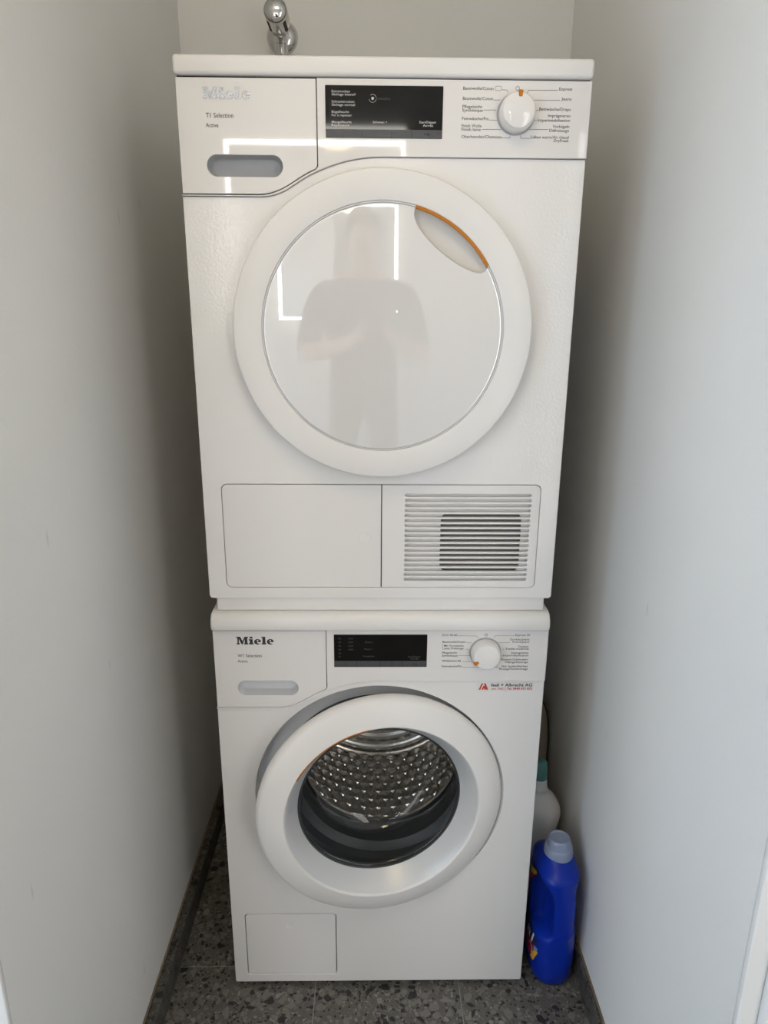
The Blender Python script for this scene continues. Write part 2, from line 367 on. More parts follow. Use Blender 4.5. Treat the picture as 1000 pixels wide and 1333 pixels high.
# ------------------------------------------------------------------ panel outlines shared by both machines
def arc_edge(zl, zt, cz, drop=0.0):
    """lower edge of the control fascia, left to right: low, S-curve up along the door's arc, high"""
    R = zt-cz; pts = [(-0.298, zl)]
    xa = -0.118; za = cz+math.sqrt(R*R-xa*xa); tx, tz = -(za-cz)/R, xa/R     # tangent pointing left-down
    p0, p3 = Vector((-0.182, zl)), Vector((xa, za)); p1 = p0+Vector((0.030, 0)); p2 = p3+Vector((tx, tz))*0.022
    for k in range(11):
        t = k/10; p = p0*(1-t)**3+p1*3*t*(1-t)**2+p2*3*t*t*(1-t)+p3*t**3; pts.append((p.x, p.y))
    a = math.atan2(za-cz, xa)
    for k in range(1, 15):
        t = a+(PI/2-a)*k/14; pts.append((R*math.cos(t), cz+R*math.sin(t)))
    pts.append((0.298, zt))
    return pts
def miele(parent, x0, x1, z0, z1, y, material, thick):
    lw = []
    def e(dx):
        o = [(dx+0.42+0.42*math.cos(t), 0.34+0.36*math.sin(t)) for t in [k/20*(2*PI-0.75) for k in range(21)]]
        o = [(dx+0.84, 0.30)]+o[1:]+[(dx+0.56, 0.10), (dx+0.38, 0.16), (dx+0.33, 0.30)]
        h = [(dx+0.33, 0.40), (dx+0.33, 0.50), (dx+0.38, 0.60), (dx+0.46, 0.60), (dx+0.52, 0.50), (dx+0.52, 0.40)]
        return [o, h]
    mL = [(0, 0), (.40, 0), (.40, .15), (.29, .15), (.29, .72), (.62, 0), (.74, 0), (1.0, .66), (1.0, .15), (.90, .15), (.90, 0), (1.42, 0), (1.42, .15), (1.32, .15), (1.32, .85), (1.42, .85), (1.42, 1), (1.0, 1), (.74, .42), (.48, 1), (0, 1), (0, .85), (.12, .85), (.12, .15), (0, .15)]
    lw.append([mL])
    i_ = [(0, 0), (.58, 0), (.58, .15), (.47, .15), (.47, .68), (0, .68), (0, .54), (.11, .54), (.11, .15), (0, .15)]
    lw.append([[(x+1.50, z) for x, z in i_], [(x+1.50, z) for x, z in ((.11, .78), (.47, .78), (.47, 1.0), (.11, 1.0))]])
    lw.append(e(2.14))
    l_ = [(0, 0), (.58, 0), (.58, .15), (.47, .15), (.47, 1), (0, 1), (0, .86), (.11, .86), (.11, .15), (0, .15)]
    lw.append([[(x+3.04, z) for x, z in l_]])
    lw.append(e(3.68))
    W = 4.52
    lg = None
    loops = [[(x0+x/W*(x1-x0), z0+z*(z1-z0)) for x, z in lp] for let in lw for lp in let]
    return plate('logo', loops, y-thick, thick, material, parent)
def power_icon(x, z, r, y, material, parent):
    pts = [(x+r*math.sin(t), z+r*math.cos(t)) for t in [0.6+k/16*(2*PI-1.2) for k in range(17)]]
    polyline('power_symbol', pts, 0.0006, y, material, parent)
    polyline('power_symbol', [(x, z+r*0.2), (x, z+r*1.3)], 0.0006, y, material, parent)
def drawer_outline(top, cz, zl, zt):
    R = zt-cz+0.0045; L = [(-0.2965, zl+0.0035)]
    xa = -0.112; za = cz+math.sqrt(R*R-xa*xa)
    p0, p3 = Vector((-0.184, zl+0.0035)), Vector((xa, za)); tx, tz = -(za-cz)/R, xa/R
    p1 = p0+Vector((0.030, 0)); p2 = p3+Vector((tx, tz))*0.022
    for k in range(11):
        t = k/10; p = p0*(1-t)**3+p1*3*t*(1-t)**2+p2*3*t*t*(1-t)+p3*t**3; L.append((p.x, p.y))
    L += [(-0.1005, za+0.0052), (-0.0980, za+0.0085), (-0.0975, za+0.012), (-0.0975, top), (-0.2965, top)]
    return L
def knob(parent, cx, cz, yb, r, ang, cap_mat='matte_plastic'):
    k = lathe('knob', [(r-0.003, yb), (r, yb-0.002), (r, yb-0.012), (r-0.0012, yb-0.019), (r-0.0035, yb-0.0225), (r-0.008, yb-0.0238), (0.0, yb-0.0242)], cx, cz, cap_mat, parent, 64)
    lathe('knob_seat', [(r+0.0022, yb-0.0002), (r+0.0022, yb-0.0008), (r-0.004, yb-0.0008)], cx, cz, 'recess_grey', parent, 64)
    # orange pointer wrapped over the rim
    bm = bmesh.new(); bmesh.ops.create_cube(bm, size=1)
    for v in bm.verts: v.co = Vector((v.co.x*(0.0066 if v.co.z > 0 else 0.0050), yb-0.0198+v.co.y*0.0096, (r-0.0048)+v.co.z*0.0086))
    bmesh.ops.bevel(bm, geom=bm.edges[:], offset=0.0006, segments=2, affect='EDGES')
    bmesh.ops.transform(bm, matrix=Matrix.Translation((cx, 0, cz)) @ Matrix.Rotation(ang, 4, 'Y'), verts=bm.verts)
    me = bpy.data.meshes.new('pointer'); bm.to_mesh(me); bm.free(); smooth(me)
    o = link('pointer', me, 'orange', k); o['label'] = 'orange pointer'
    return k

# ------------------------------------------------------------------ TUMBLE DRYER
D = empty('tumble_dryer', (0, 0.30, 0.874))
tag(D, 'white tumble dryer with closed glossy round door, stacked on the washing machine', 'tumble dryer')
ZB, ZT, DCZ = 0.874, 1.6735, 1.326
box('casing', -0.2965, 0.2965, 0.010, 0.600, ZB, 1.676, 'sheet', D, 0.003)
# front sheet with cut-outs
zl, zt = 1.5175, 1.5725
edge = arc_edge(zl, zt, DCZ)
outer = rounded(-0.298, 0.298, ZB, 1.0, (0.006, 0.006, 0, 0))[:-2] + [(x, z-0.0002) for x, z in edge[::-1]]
flap_hole = rounded(-0.2675, 0.2675, 0.8935, 1.0785, 0.010)
plate('front_panel', [outer, flap_hole], 0.0, 0.012, 'sheet', D, 0.0012)
# fascia with the drawer opening
drw = drawer_outline(1.6725, DCZ, zl, zt)
drawer_low = [(x, z-0.0016) for x, z in drw[:-5]]
fas = [(x, z+0.0004) for x, z in edge] + [(0.298, ZT), (-0.0962, ZT), (-0.0962, drw[-3][1]-0.003)] + [(drw[-4][0]+0.0012, drw[-4][1]-0.0012), (drw[-5][0]+0.0008, drw[-5][1]-0.0012)] + drawer_low[::-1] + [(-0.298, zl+0.0019)]
F = plate('fascia', [fas], -0.004, 0.014, 'plastic', D, 0.0010)

hx0, hx1, hz0, hz1 = -0.2585, -0.1478, 1.5440, 1.5732
pill = rounded(hx0, hx1, hz0, hz1, 0.0145, 10)
DR = plate('water_drawer', [drw, pill], -0.004, 0.008, 'plastic', D, 0.0008)
plate('drawer_gap_shade', [[(x-0.0005 if x < -0.29 else x+0.004, z) for x, z in drw], rounded(hx0-0.002, hx1+0.002, hz0-0.002, hz1+0.002, 0.0155, 10)], 0.0046, 0.004, 'dark_gap', D)  # dark sheet standing in for shade in the drawer gap
h = tub('handle_recess', pill, ((hx0+hx1)/2, (hz0+hz1)/2), -0.0030, 0.022, 'recess_grey', DR, 0.86); h['label'] = 'grey finger recess'
FY = -0.00425
miele(DR, -0.2589, -0.1910, 1.6455, 1.6605, -0.004, 'logo_silver', 0.0008)
text('T1 Selection', -0.2560, -0.2165, 1.6213, FY, 0.0062, 'grey_ink', DR)
text('Active', -0.2568, -0.2388, 1.6089, FY, 0.0056, 'grey_ink', DR)
DTX = [('Baumwolle/Coton',0.1130,0.1565,1.6606), ('Baumwolle/Coton',0.1130,0.1566,1.6477), ('Pflegeleicht',0.1128,0.1414,1.6374), ('Synthétique',0.1128,0.1424,1.6327),
 ('Feinwäsche/Fin',0.1128,0.1512,1.6219), ('Finish Wolle',0.1126,0.1416,1.6126), ('Finish laine',0.1126,0.1405,1.6078), ('Oberhemden/Chemises',0.1128,0.1714,1.5984),
 ('Express',0.2509,0.2697,1.6611), ('Jeans',0.2550,0.2696,1.6484), ('Bettwäsche/Draps',0.2239,0.2695,1.6351), ('Imprägnieren',0.2373,0.2697,1.6268), ('Imperméabilisation',0.2229,0.2696,1.6209),
 ('Vorbügeln',0.2451,0.2694,1.6129), ('Défroissage',0.2406,0.2693,1.6076), ('Lüften warm/Air chaud',0.2139,0.2695,1.5988), ('DryFresh',0.2479,0.2693,1.5943)]
for s, a, b, z in DTX: text(s, a, b, z, FY, 0.0040, 'grey_ink', F)
DLN = [[(0.1692,1.661),(0.1758,1.6609),(0.1774,1.6577)], [(0.1577,1.6479),(0.1668,1.648)], [(0.144,1.635),(0.1617,1.6351)], [(0.1523,1.6222),(0.1644,1.6221)], [(0.1429,1.6099),(0.1708,1.6102)], [(0.1725,1.599),(0.1835,1.5991),(0.1843,1.6033)],
 [(0.2487,1.6613),(0.207,1.661),(0.2053,1.657)], [(0.2529,1.6487),(0.2162,1.6484)], [(0.2228,1.6351),(0.22,1.6355)], [(0.2209,1.6226),(0.2187,1.6225)], [(0.2387,1.6107),(0.2111,1.6106)], [(0.2126,1.5987),(0.1997,1.5989),(0.1985,1.6024)]]
for p in DLN: polyline('dial_line', p, 0.0005, FY, 'grey_ink', F)
pl = rounded(0.1588, 0.1685, 1.6600, 1.6656, 0.0024, 4); polyline('cycle_symbol', pl+[pl[0]], 0.0004, FY, 'grey_ink', F)
power_icon(0.1911, 1.6632, 0.0026, FY, 'grey_ink', F)
knob(D, 0.1907, 1.6300, -0.004, 0.0258, 0.06, 'plastic')
DP = plate('display', [rounded(-0.0842, 0.0847, 1.5968, 1.6643, 0.0008, 2)], -0.0048, 0.004, 'display', D, 0.0003)
box('touch_strip', -0.0840, 0.0845, -0.00505, -0.0045, 1.5971, 1.6080, 'touch_strip', DP)
DY = -0.0053
for x in (-0.0600, -0.0321, 0.0113, 0.0403): polyline('key_divider', [(x, 1.5975), (x, 1.6078)], 0.0006, DY, 'display', DP)
for s, a, b, z in [('Extratrocken',-0.0748,-0.0489,1.6550), ('Séchage intensif',-0.0748,-0.0407,1.6511), ('Schranktrocken',-0.0750,-0.0426,1.6420), ('Séchage normal',-0.0750,-0.0418,1.6379), ('Bügelfeucht',-0.0751,-0.0501,1.6289), ('Fer à repasser',-0.0752,-0.0461,1.6246),
   ('Mangelfeucht',-0.0753,-0.0465,1.6158), ('Repasseuse',-0.0754,-0.0497,1.6118), ('Schonen +',-0.0162,0.0047,1.6162), ('Start/Départ',0.0511,0.0752,1.6166), ('Arrêt',0.0562,0.0713,1.6123)]:
    text(s, a, b, z, -0.0050, 0.0031, 'pale_ink', DP)
text('PerfectDry', -0.0109, 0.0090, 1.6461, -0.0050, 0.0030, 'dim_ink', DP)
polyline('dial_symbol', [(-0.0164+0.0052*math.cos(t), 1.6479+0.0052*math.sin(t)) for t in [k/20*2*PI for k in range(21)] if abs(math.sin(t)) > 0.3][:7], 0.0004, -0.0050, 'pale_ink', DP)
polyline('dial_symbol', [(-0.0164+0.0052*math.cos(t), 1.6479+0.0052*math.sin(t)) for t in [PI+0.3+k/8*(PI-0.6) for k in range(9)]], 0.0004, -0.0050, 'pale_ink', DP)
plate('indicator_dot', [circle(-0.0164, 1.6479, 0.0019, 20)], -0.0051, 0.0005, 'pale_ink', DP)
text('+||', 0.058, 0.066, 1.6010, DY, 0.0030, 'display', DP)
def tilt_display(o, zc, k):
    for q in [o]+list(o.children):
        for v in q.data.vertices: v.co.y -= (v.co.z-zc)*k
        q.data.update()
tilt_display(DP, 1.597, 0.0125)
# lid
box('lid_gap_shade', -0.2955, 0.2955, 0.0005, 0.0095, 1.6722, 1.6753, 'dark_gap', D)  # dark strip added as the shade under the lid
box('lid', -0.2985, 0.2985, -0.0095, 0.600, 1.6752, 1.7005, 'matte_plastic', D, 0.0050, 4)
# round door: satin ring, glossy bulging centre, scooped grip with orange edge
prof = [(0.2240, 0.000), (0.2285, -0.004), (0.2290, -0.020), (0.2286, -0.0255), (0.2274, -0.0278), (0.2240, -0.0290), (0.2050, -0.0304), (0.1865, -0.0310), (0.1848, -0.0303), (0.1842, -0.0285)]
DO = lathe('door', prof, 0, DCZ, 'matte_plastic', D, 160)
lathe('door_bezel', [(0.1846, -0.0262), (0.1838, -0.0300), (0.1822, -0.0300), (0.1818, -0.0262)], 0, DCZ, 'silver', DO, 128)
RS, GR = 3.0, 0.1820
gp = [(GR, -0.0240), (GR, -0.0278), (GR-0.0006, -0.0290), (GR-0.0016, -0.02960)]
y_edge = -0.0297
for k in range(13):
    r = (GR-0.0022)*(1-k/12) if k else GR-0.0022
    if k == 0:
        for r0 in (GR-0.0022, GR-0.0028, GR-0.0036): gp.append((r0, y_edge-(math.sqrt(RS*RS-r0*r0)-math.sqrt(RS*RS-(GR-0.0022)**2))))
        continue
    gp.append((r, y_edge-(math.sqrt(RS*RS-r*r)-math.sqrt(RS*RS-(GR-0.0022)**2))))
gl = lathe('door_glass', gp, 0, DCZ, 'gloss', DO, 160, ang=8)
gl['label'] = 'glossy white bulging centre of the door'
# grip outline (upper right of the glass)
A0, A1 = math.radians(75.0), math.radians(31.5)
grip = [(0.1818*math.cos(A0+(A1-A0)*k/16), DCZ+0.1818*math.sin(A0+(A1-A0)*k/16)) for k in range(17)]
low = [Vector((0.1570, 1.4185)), Vector((0.1440, 1.4090)), Vector((0.1090, 1.4220)), Vector((0.0600, 1.4600)), Vector((0.0400, 1.4800)), Vector((0.0440, 1.5000))]
def bez(P, n):
    out = []
    for k in range(n+1):
        t = k/n; q = P[:]
        while len(q) > 1: q = [q[i]*(1-t)+q[i+1]*t for i in range(len(q)-1)]
        out.append((q[0].x, q[0].y))
    return out
low_pts = bez([Vector(grip[-1]), Vector((0.1520, 1.4030)), Vector((0.1370, 1.4030)), Vector((0.0900, 1.4260)), Vector((0.0330, 1.4720)), Vector((0.0420, 1.4920)), Vector(grip[0])], 22)
grip_loop = [(x, z) for x, z in grip] + low_pts[1:-1]
gl.data = gl.data.copy()
# close the glass into a solid for the cut
bm = bmesh.new(); bm.from_mesh(gl.data)
be = [e for e in bm.edges if e.is_boundary]; bmesh.ops.holes_fill(bm, edges=be, sides=0); bmesh.ops.recalc_face_normals(bm, faces=bm.faces); bm.to_mesh(gl.data); bm.free()
big = [( x*1.02 if i < 17 else x, DCZ+(z-DCZ)*1.02 if i < 17 else z) for i, (x, z) in enumerate(grip_loop)]
cutter = plate('cutter', [big], -0.06, 0.05, None)
cut(gl, cutter, 8)
gc = (sum(x for x, z in grip_loop)/len(grip_loop), sum(z for x, z in grip_loop)/len(grip_loop))
gt = tub('grip_recess', grip_loop, gc, -0.0300, 0.016, 'grip_white', DO, 0.74)
ac = lathe('grip_edge', [(0.1800, -0.0255), (0.1800, -0.0312), (0.1812, -0.0318), (0.1842, -0.0318), (0.1846, -0.0300)], 0, DCZ, 'orange', DO, 48, a0=A1, a1=A0)
ac['label'] = 'orange grip edge'
# service flap and vent cover in the lower cut-out
box('lower_gap_shade', -0.290, 0.290, 0.0060, 0.0095, 0.885, 1.085, 'dark_gap', D)  # dark sheet giving the shade in the gaps round flap and vent
fl2 = plate('service_flap', [rounded(-0.2665, -0.0008, 0.8945, 1.0775, (0.009, 0, 0, 0.009))], -0.0003, 0.006, 'matte_plastic', D, 0.0009)
dm = lathe('finger_dimple', [(0.0100, -0.0004), (0.0094, -0.0010), (0.0080, -0.0006), (0.0, -0.0004)], -0.0283, 0.9855, 'matte_plastic', fl2, 40)
slots = [rounded(0.0393, 0.2522, z-0.0028, z+0.0028, 0.0027, 4) for z in [1.0598-k*(0.1505/17) for k in range(18)]]
vc = plate('vent_cover', [rounded(0.0008, 0.2665, 0.8945, 1.0775, (0, 0.009, 0.009, 0))]+slots, -0.0003, 0.006, 'matte_plastic', D, 0.0007)
plate('vent_backing', [rounded(0.030, 0.262, 0.900, 1.072, 0.003), rounded(0.101, 0.239, 0.9195, 1.0295, 0.016)], 0.0080, 0.002, 'matte_plastic', D)
box('heat_exchanger', 0.090, 0.248, 0.0170, 0.040, 0.910, 1.040, 'duct', D)

# hollow in the casing and gap plate behind the vent, so that the slots look into depth
cas = [o for o in D.children if o.name.startswith('casing')][0]
cut(cas, box('cutter', 0.020, 0.270, -0.02, 0.055, 0.893, 1.078, None))
gp_ = [o for o in D.children if o.name.startswith('lower_gap_shade')][0]
cut(cas, box('cutter', -0.2625, -0.1440, -0.02, 0.05, 1.540, 1.577, None))
cut(gp_, box('cutter', 0.020, 0.268, -0.02, 0.055, 0.894, 1.0775, None))

# stacking frame between the machines
SF = box('stacking_frame', -0.2870, 0.2870, 0.004, 0.585, 0.8495, 0.8737, 'matte_plastic', None, 0.0015)
tag(SF, 'flat white stacking frame between dryer and washing machine', 'stacking frame')

# ------------------------------------------------------------------ WASHING MACHINE
Wm = empty('washing_machine', (0, 0.30, 0))
tag(Wm, 'white washing machine on the terrazzo floor with its round glass door ajar', 'washing machine')
WB, WT = 0.0110, 0.8140
RCZ, RR = 0.4655, 0.2365
zl, zt = 0.6580, 0.7135
edge = arc_edge(zl, zt, RCZ-0.001)
body = box('casing', -0.2965, 0.2965, 0.010, 0.600, 0.020, 0.8160, 'sheet', Wm, 0.003)
me_c = lathe_mesh([(0, -0.05), (0.2335, -0.05), (0.2335, 0.045), (0.20, 0.046), (0.20, 0.14), (0.262, 0.141), (0.262, 0.52), (0, 0.52)], 0, RCZ, 72)
cut(body, link('cutter', me_c, None))
for x in (-0.25, 0.25):
    for y in (0.06, 0.55):
        me = lathe_mesh([(0, 0), (0.022, 0), (0.022, 0.008), (0.010, 0.012), (0.010, 0.030), (0, 0.030)], 0, 0, 24)
        me.transform(Matrix.Translation((x, y, 0)) @ Matrix.Rotation(PI/2, 4, 'X')); smooth(me); link('foot', me, 'dark_gap', Wm)
outer = rounded(-0.298, 0.298, WB, 0.6, (0.005, 0.005, 0, 0))[:-2] + [(x, z-0.0005) for x, z in edge[::-1]]
flap = rounded(-0.2715, -0.0868, 0.0300, 0.1870, 0.007)
plate('front_panel', [outer, flap, circle(0, RCZ, RR, 160)], 0.0, 0.012, 'sheet', Wm, 0.0014)
sf = plate('service_flap', [rounded(-0.2700, -0.0883, 0.0315, 0.1855, 0.0062)], -0.0003, 0.006, 'matte_plastic', Wm, 0.0009)
lathe('finger_dimple', [(0.0100, -0.0004), (0.0094, -0.0010), (0.0080, -0.0006), (0.0, -0.0004)], -0.1815, 0.1590, 'matte_plastic', sf, 40)
box('flap_gap_shade', -0.280, -0.080, 0.0065, 0.0095, 0.024, 0.194, 'dark_gap', Wm)  # dark sheet painting the shade round the flap
# fascia, drawer, display
drw = drawer_outline(WT-0.0008, RCZ-0.001, zl, zt)
drawer_low = [(x, z-0.0011) for x, z in drw[:-5]]
fas = [(x, z+0.0005) for x, z in edge] + [(0.298, WT), (-0.0964, WT), (-0.0964, drw[-3][1]-0.002)] + [(drw[-4][0]+0.0009, drw[-4][1]-0.0009), (drw[-5][0]+0.0006, drw[-5][1]-0.0009)] + drawer_low[::-1] + [(-0.298, zl+0.0020)]
WF = plate('fascia', [fas], -0.004, 0.014, 'plastic', Wm, 0.0010)

hx0, hx1, hz0, hz1 = -0.2575, -0.1485, 0.6856, 0.7152
pill = rounded(hx0, hx1, hz0, hz1, 0.0147, 10)
WD = plate('detergent_drawer', [drw, pill], -0.004, 0.008, 'plastic', Wm, 0.0008)
plate('drawer_gap_shade', [[(x-0.0005 if x < -0.29 else x+0.004, z) for x, z in drw], rounded(hx0-0.002, hx1+0.002, hz0-0.002, hz1+0.002, 0.0155, 10)], 0.0046, 0.004, 'dark_gap', Wm)  # shade of the drawer gap, put in as a dark sheet
cut(body, box('cutter', hx0-0.004, hx1+0.004, -0.02, 0.05, hz0-0.004, hz1+0.004, None))
h = tub('handle_recess', pill, ((hx0+hx1)/2, (hz0+hz1)/2), -0.0030, 0.020, 'recess_light', WD, 0.86); h['label'] = 'pale grey finger recess'
miele(WD, -0.2553, -0.1895, 0.7875, 0.8022, -0.004, 'ink', 0.0003)
text('W1 Selection', -0.2546, -0.2120, 0.7624, FY, 0.0062, 'grey_ink', WD)
text('Active', -0.2552, -0.2376, 0.7519, FY, 0.0056, 'grey_ink', WD)
WTX = [('ECO 40-60',0.1092,0.1352,0.8036), ('Baumwolle/Coton',0.1096,0.1506,0.7904), ('Mit Vorwäsche',0.1129,0.1473,0.7828), ('avec Prélavage',0.1131,0.1477,0.7777), ('Pflegeleicht',0.1094,0.1360,0.7691), ('Synthétique',0.1094,0.1375,0.7634), ('Wolle/Laine',0.1097,0.1368,0.7531), ('Feinwäsche/Fin',0.1097,0.1455,0.7423),
 ('Express 20',0.2386,0.2648,0.8036), ('Dunkles/Jeans',0.2302,0.2643,0.7952), ('Foncé/Jeans',0.2343,0.2644,0.7903), ('Outdoor',0.2451,0.2637,0.7813), ('Textiles modernes',0.2227,0.2643,0.7767), ('Imprägnieren',0.2334,0.2642,0.7688), ('Imperméabilisation',0.2193,0.2645,0.7637), ('Pumpen/Schleudern',0.2161,0.2643,0.7557), ('Vidange/Essorage',0.2226,0.2646,0.7505), ('Nur Spülen/Stärken',0.2178,0.2644,0.7422), ('Rinçage/Amidonnage',0.2137,0.2648,0.7369)]
for s, a, b, z in WTX: text(s, a, b, z, FY, 0.0040, 'grey_ink', WF)
WLN = [[(0.1365,0.8041),(0.1698,0.8036),(0.173,0.8001)], [(0.1529,0.7909),(0.1621,0.7904)], [(0.1513,0.7779),(0.1565,0.7779)], [(0.1389,0.7652),(0.1599,0.7652)], [(0.1461,0.7531),(0.1668,0.7531)], [(0.147,0.7422),(0.1787,0.7421)], [(0.1114,0.7881),(0.1099,0.7876),(0.1102,0.7779),(0.1117,0.7774)],
 [(0.2371,0.8042),(0.2032,0.8042),(0.2006,0.8001)], [(0.2296,0.7909),(0.2101,0.7907)], [(0.22,0.7779),(0.2169,0.7779)], [(0.2176,0.7648),(0.2156,0.7648)], [(0.2121,0.7421),(0.1991,0.7421)]]
for p in WLN: polyline('dial_line', p, 0.0005, FY, 'grey_ink', WF)
polyline('wool_symbol', [(0.1385, 0.7560), (0.1392, 0.7535), (0.1424, 0.7535), (0.1432, 0.7560), (0.1420, 0.7550), (0.1408, 0.7562), (0.1396, 0.7550), (0.1385, 0.7560)], 0.0007, FY, 'grey_ink', WF)
power_icon(0.1867, 0.8058, 0.0024, FY, 'grey_ink', WF)
knob(Wm, 0.1865, 0.7725, -0.004, 0.0260, math.radians(240))
WP = plate('display', [rounded(-0.0832, 0.0825, 0.7430, 0.8065, 0.0008, 2)], -0.0048, 0.004, 'display', Wm, 0.0003)
box('touch_strip', -0.0829, 0.0822, -0.00505, -0.0045, 0.7433, 0.7553, 'touch_strip', WP)
for x in (-0.0625, -0.0430, -0.0009, 0.0198, 0.0384): polyline('key_divider', [(x, 0.7436), (x, 0.7551)], 0.0006, DY, 'display', WP)
for k in range(6): text(['90', '60', '40', '30', '20', '*'][k], -0.0755, -0.0708, 0.7976-k*0.0072, -0.0050, 0.0030, 'dim_ink', WP)
for k in range(4): text(['1600', '1400', '1200', '900'][k], -0.0575, -0.0490, 0.7976-k*0.0072, -0.0050, 0.0030, 'dim_ink', WP)
for s, a, b, z in [('Kurz', -0.0275, -0.0150, 0.7905), ('Wasser +', -0.0295, -0.0145, 0.7768), ('Vorwäsche', -0.0320, -0.0115, 0.7630), ('Start/Départ', 0.0490, 0.0710, 0.7618), ('Arrêt', 0.0530, 0.0680, 0.7578)]: text(s, a, b, z, -0.0050, 0.0034, 'dim_ink', WP)
text('+||', 0.0570, 0.0645, 0.7475, DY, 0.0032, 'display', WP)
# service sticker under the dial
ST = plate('service_sticker', [rounded(0.1770, 0.2785, 0.6915, 0.7095, 0.001, 2)], -0.0003, 0.0004, 'plastic', Wm)
sx, sz, sw, sh = 0.1788, 0.6945, 0.0172, 0.0128
lg = [[(0, 0), (.18, 0), (.46, 1), (.30, 1)], [(.54, 1), (.72, 1), (1.0, 0), (.80, 0)], [(.30, 0), (.50, .62), (.62, .62), (.745, 0.2), (.745, 0), (.60, 0), (.60, .22), (.52, .22), (.47, 0)]]
plate('sticker_logo', [[(sx+x*sw, sz+z*sh) for x, z in lp] for lp in lg], -0.0007, 0.0003, 'red_ink', ST)
text('Iseli + Albrecht AG', 0.2018, 0.2761, 0.7012, -0.0006, 0.0062, 'ink', ST, 0.022)
text('seit 1962', 0.2021, 0.2242, 0.6946, -0.0006, 0.0042, 'red_ink', ST)
text('| Tel. 0848 833 833', 0.2271, 0.2763, 0.6946, -0.0006, 0.0046, 'red_ink', ST, 0.02)
# lid with a rounded nose
lidp = []
sec = [(-0.0045, 0.8165), (-0.0125, 0.8185), (-0.0140, 0.8240), (-0.0138, 0.8330), (-0.0115, 0.8405), (-0.0065, 0.8465), (0.000, 0.8485), (0.010, 0.8490), (0.600, 0.8490), (0.600, 0.8165)]
secs = []
for x, ins in ((-0.2980, 0.006), (-0.2965, 0.0015), (-0.2935, 0), (0.2935, 0), (0.2965, 0.0015), (0.2980, 0.006)):
    secs.append([(x, (y+ins if y < 0.3 else y-ins), (z-ins*0.7 if z > 0.835 else z)) for y, z in sec])
loft('lid', secs, 'matte_plastic', Wm, ang=50)
# recess behind the door, rubber gasket, drum
lathe('door_recess', [(RR+0.0004, 0.003), (RR-0.0008, 0.009), (RR-0.003, 0.028), (RR-0.012, 0.036), (0.196, 0.040)], 0, RCZ, 'recess_white', Wm, 128)
lathe('gasket', [(0.197, 0.039), (0.190, 0.036), (0.182, 0.040), (0.176, 0.055), (0.168, 0.060), (0.161, 0.066), (0.162, 0.085), (0.166, 0.105), (0.166, 0.118), (0.167, 0.128), (0.170, 0.136), (0.178, 0.139)], 0, RCZ, 'rubber', Wm, 128)
# drum: honeycomb bosses on a cylinder
def drum_mesh(cx, cz, R, y0, y1, n, rows):
    verts, faces = [], []
    da = 2*PI/n; dy = (y1-y0)/rows
    for i in range(rows):
        for k in range(n):
            a = (k+0.5*(i % 2))*da; yc = y0+(i+0.5)*dy
            hexo = [(a+da*0.5*math.sin(t)/math.sin(PI/3), yc+dy*2/3*math.cos(t)) for t in [j*PI/3 for j in range(6)]]
            b = len(verts)
            for s, d in ((1.0, 0.0), (0.90, 0.0034), (0.74, 0.0058), (0.48, 0.0072)):
                for (aa, yy) in hexo:
                    a2 = a+(aa-a)*s; y2 = min(max(yc+(yy-yc)*s, y0), y1); verts.append((cx+(R-d)*math.cos(a2), y2, cz+(R-d)*math.sin(a2)))
            for rr in (0, 6, 12):
                for j in range(6): faces.append((b+rr+j, b+rr+(j+1) % 6, b+rr+6+(j+1) % 6, b+rr+6+j))
            faces.append(tuple(b+18+j for j in range(6)))
    me = bpy.data.meshes.new('drum'); me.from_pydata(verts, [], faces); me.update()
    bm = bmesh.new(); bm.from_mesh(me); bmesh.ops.remove_doubles(bm, verts=bm.verts, dist=0.0008); bmesh.ops.recalc_face_normals(bm, faces=bm.faces); bm.to_mesh(me); bm.free(); smooth(me, 60)
    return me
dr = link('drum', drum_mesh(0, RCZ, 0.245, 0.150, 0.470, 44, 11), 'drum', Wm)
lathe('drum_rim', [(0.245, 0.152), (0.235, 0.144), (0.200, 0.140), (0.170, 0.136), (0.163, 0.129), (0.1605, 0.129), (0.1600, 0.134), (0.166, 0.143), (0.2, 0.146)], 0, RCZ, 'drum', dr, 96)
lathe('drum_back', [(0.245, 0.466)] + [(0.242*(1-k/48), 0.474+0.0035*math.cos(k*0.95)-0.012*(k/48)**2) for k in range(48)] + [(0, 0.462)], 0, RCZ, 'drum', dr, 96)
for a in (PI/2, PI/2+2*PI/3, PI/2+4*PI/3):          # lifter ribs
    secs = []
    for y, hgt in ((0.16, 0.01), (0.19, 0.045), (0.42, 0.05), (0.46, 0.012)):
        secs.append([(rr*math.cos(a+t), y, RCZ+rr*math.sin(a+t)) for rr, t in ((0.244, -0.14), (0.244-hgt*0.7, -0.06), (0.244-hgt, 0.0), (0.244-hgt*0.7, 0.06), (0.244, 0.14))])
    loft('lifter', secs, 'drum', dr)
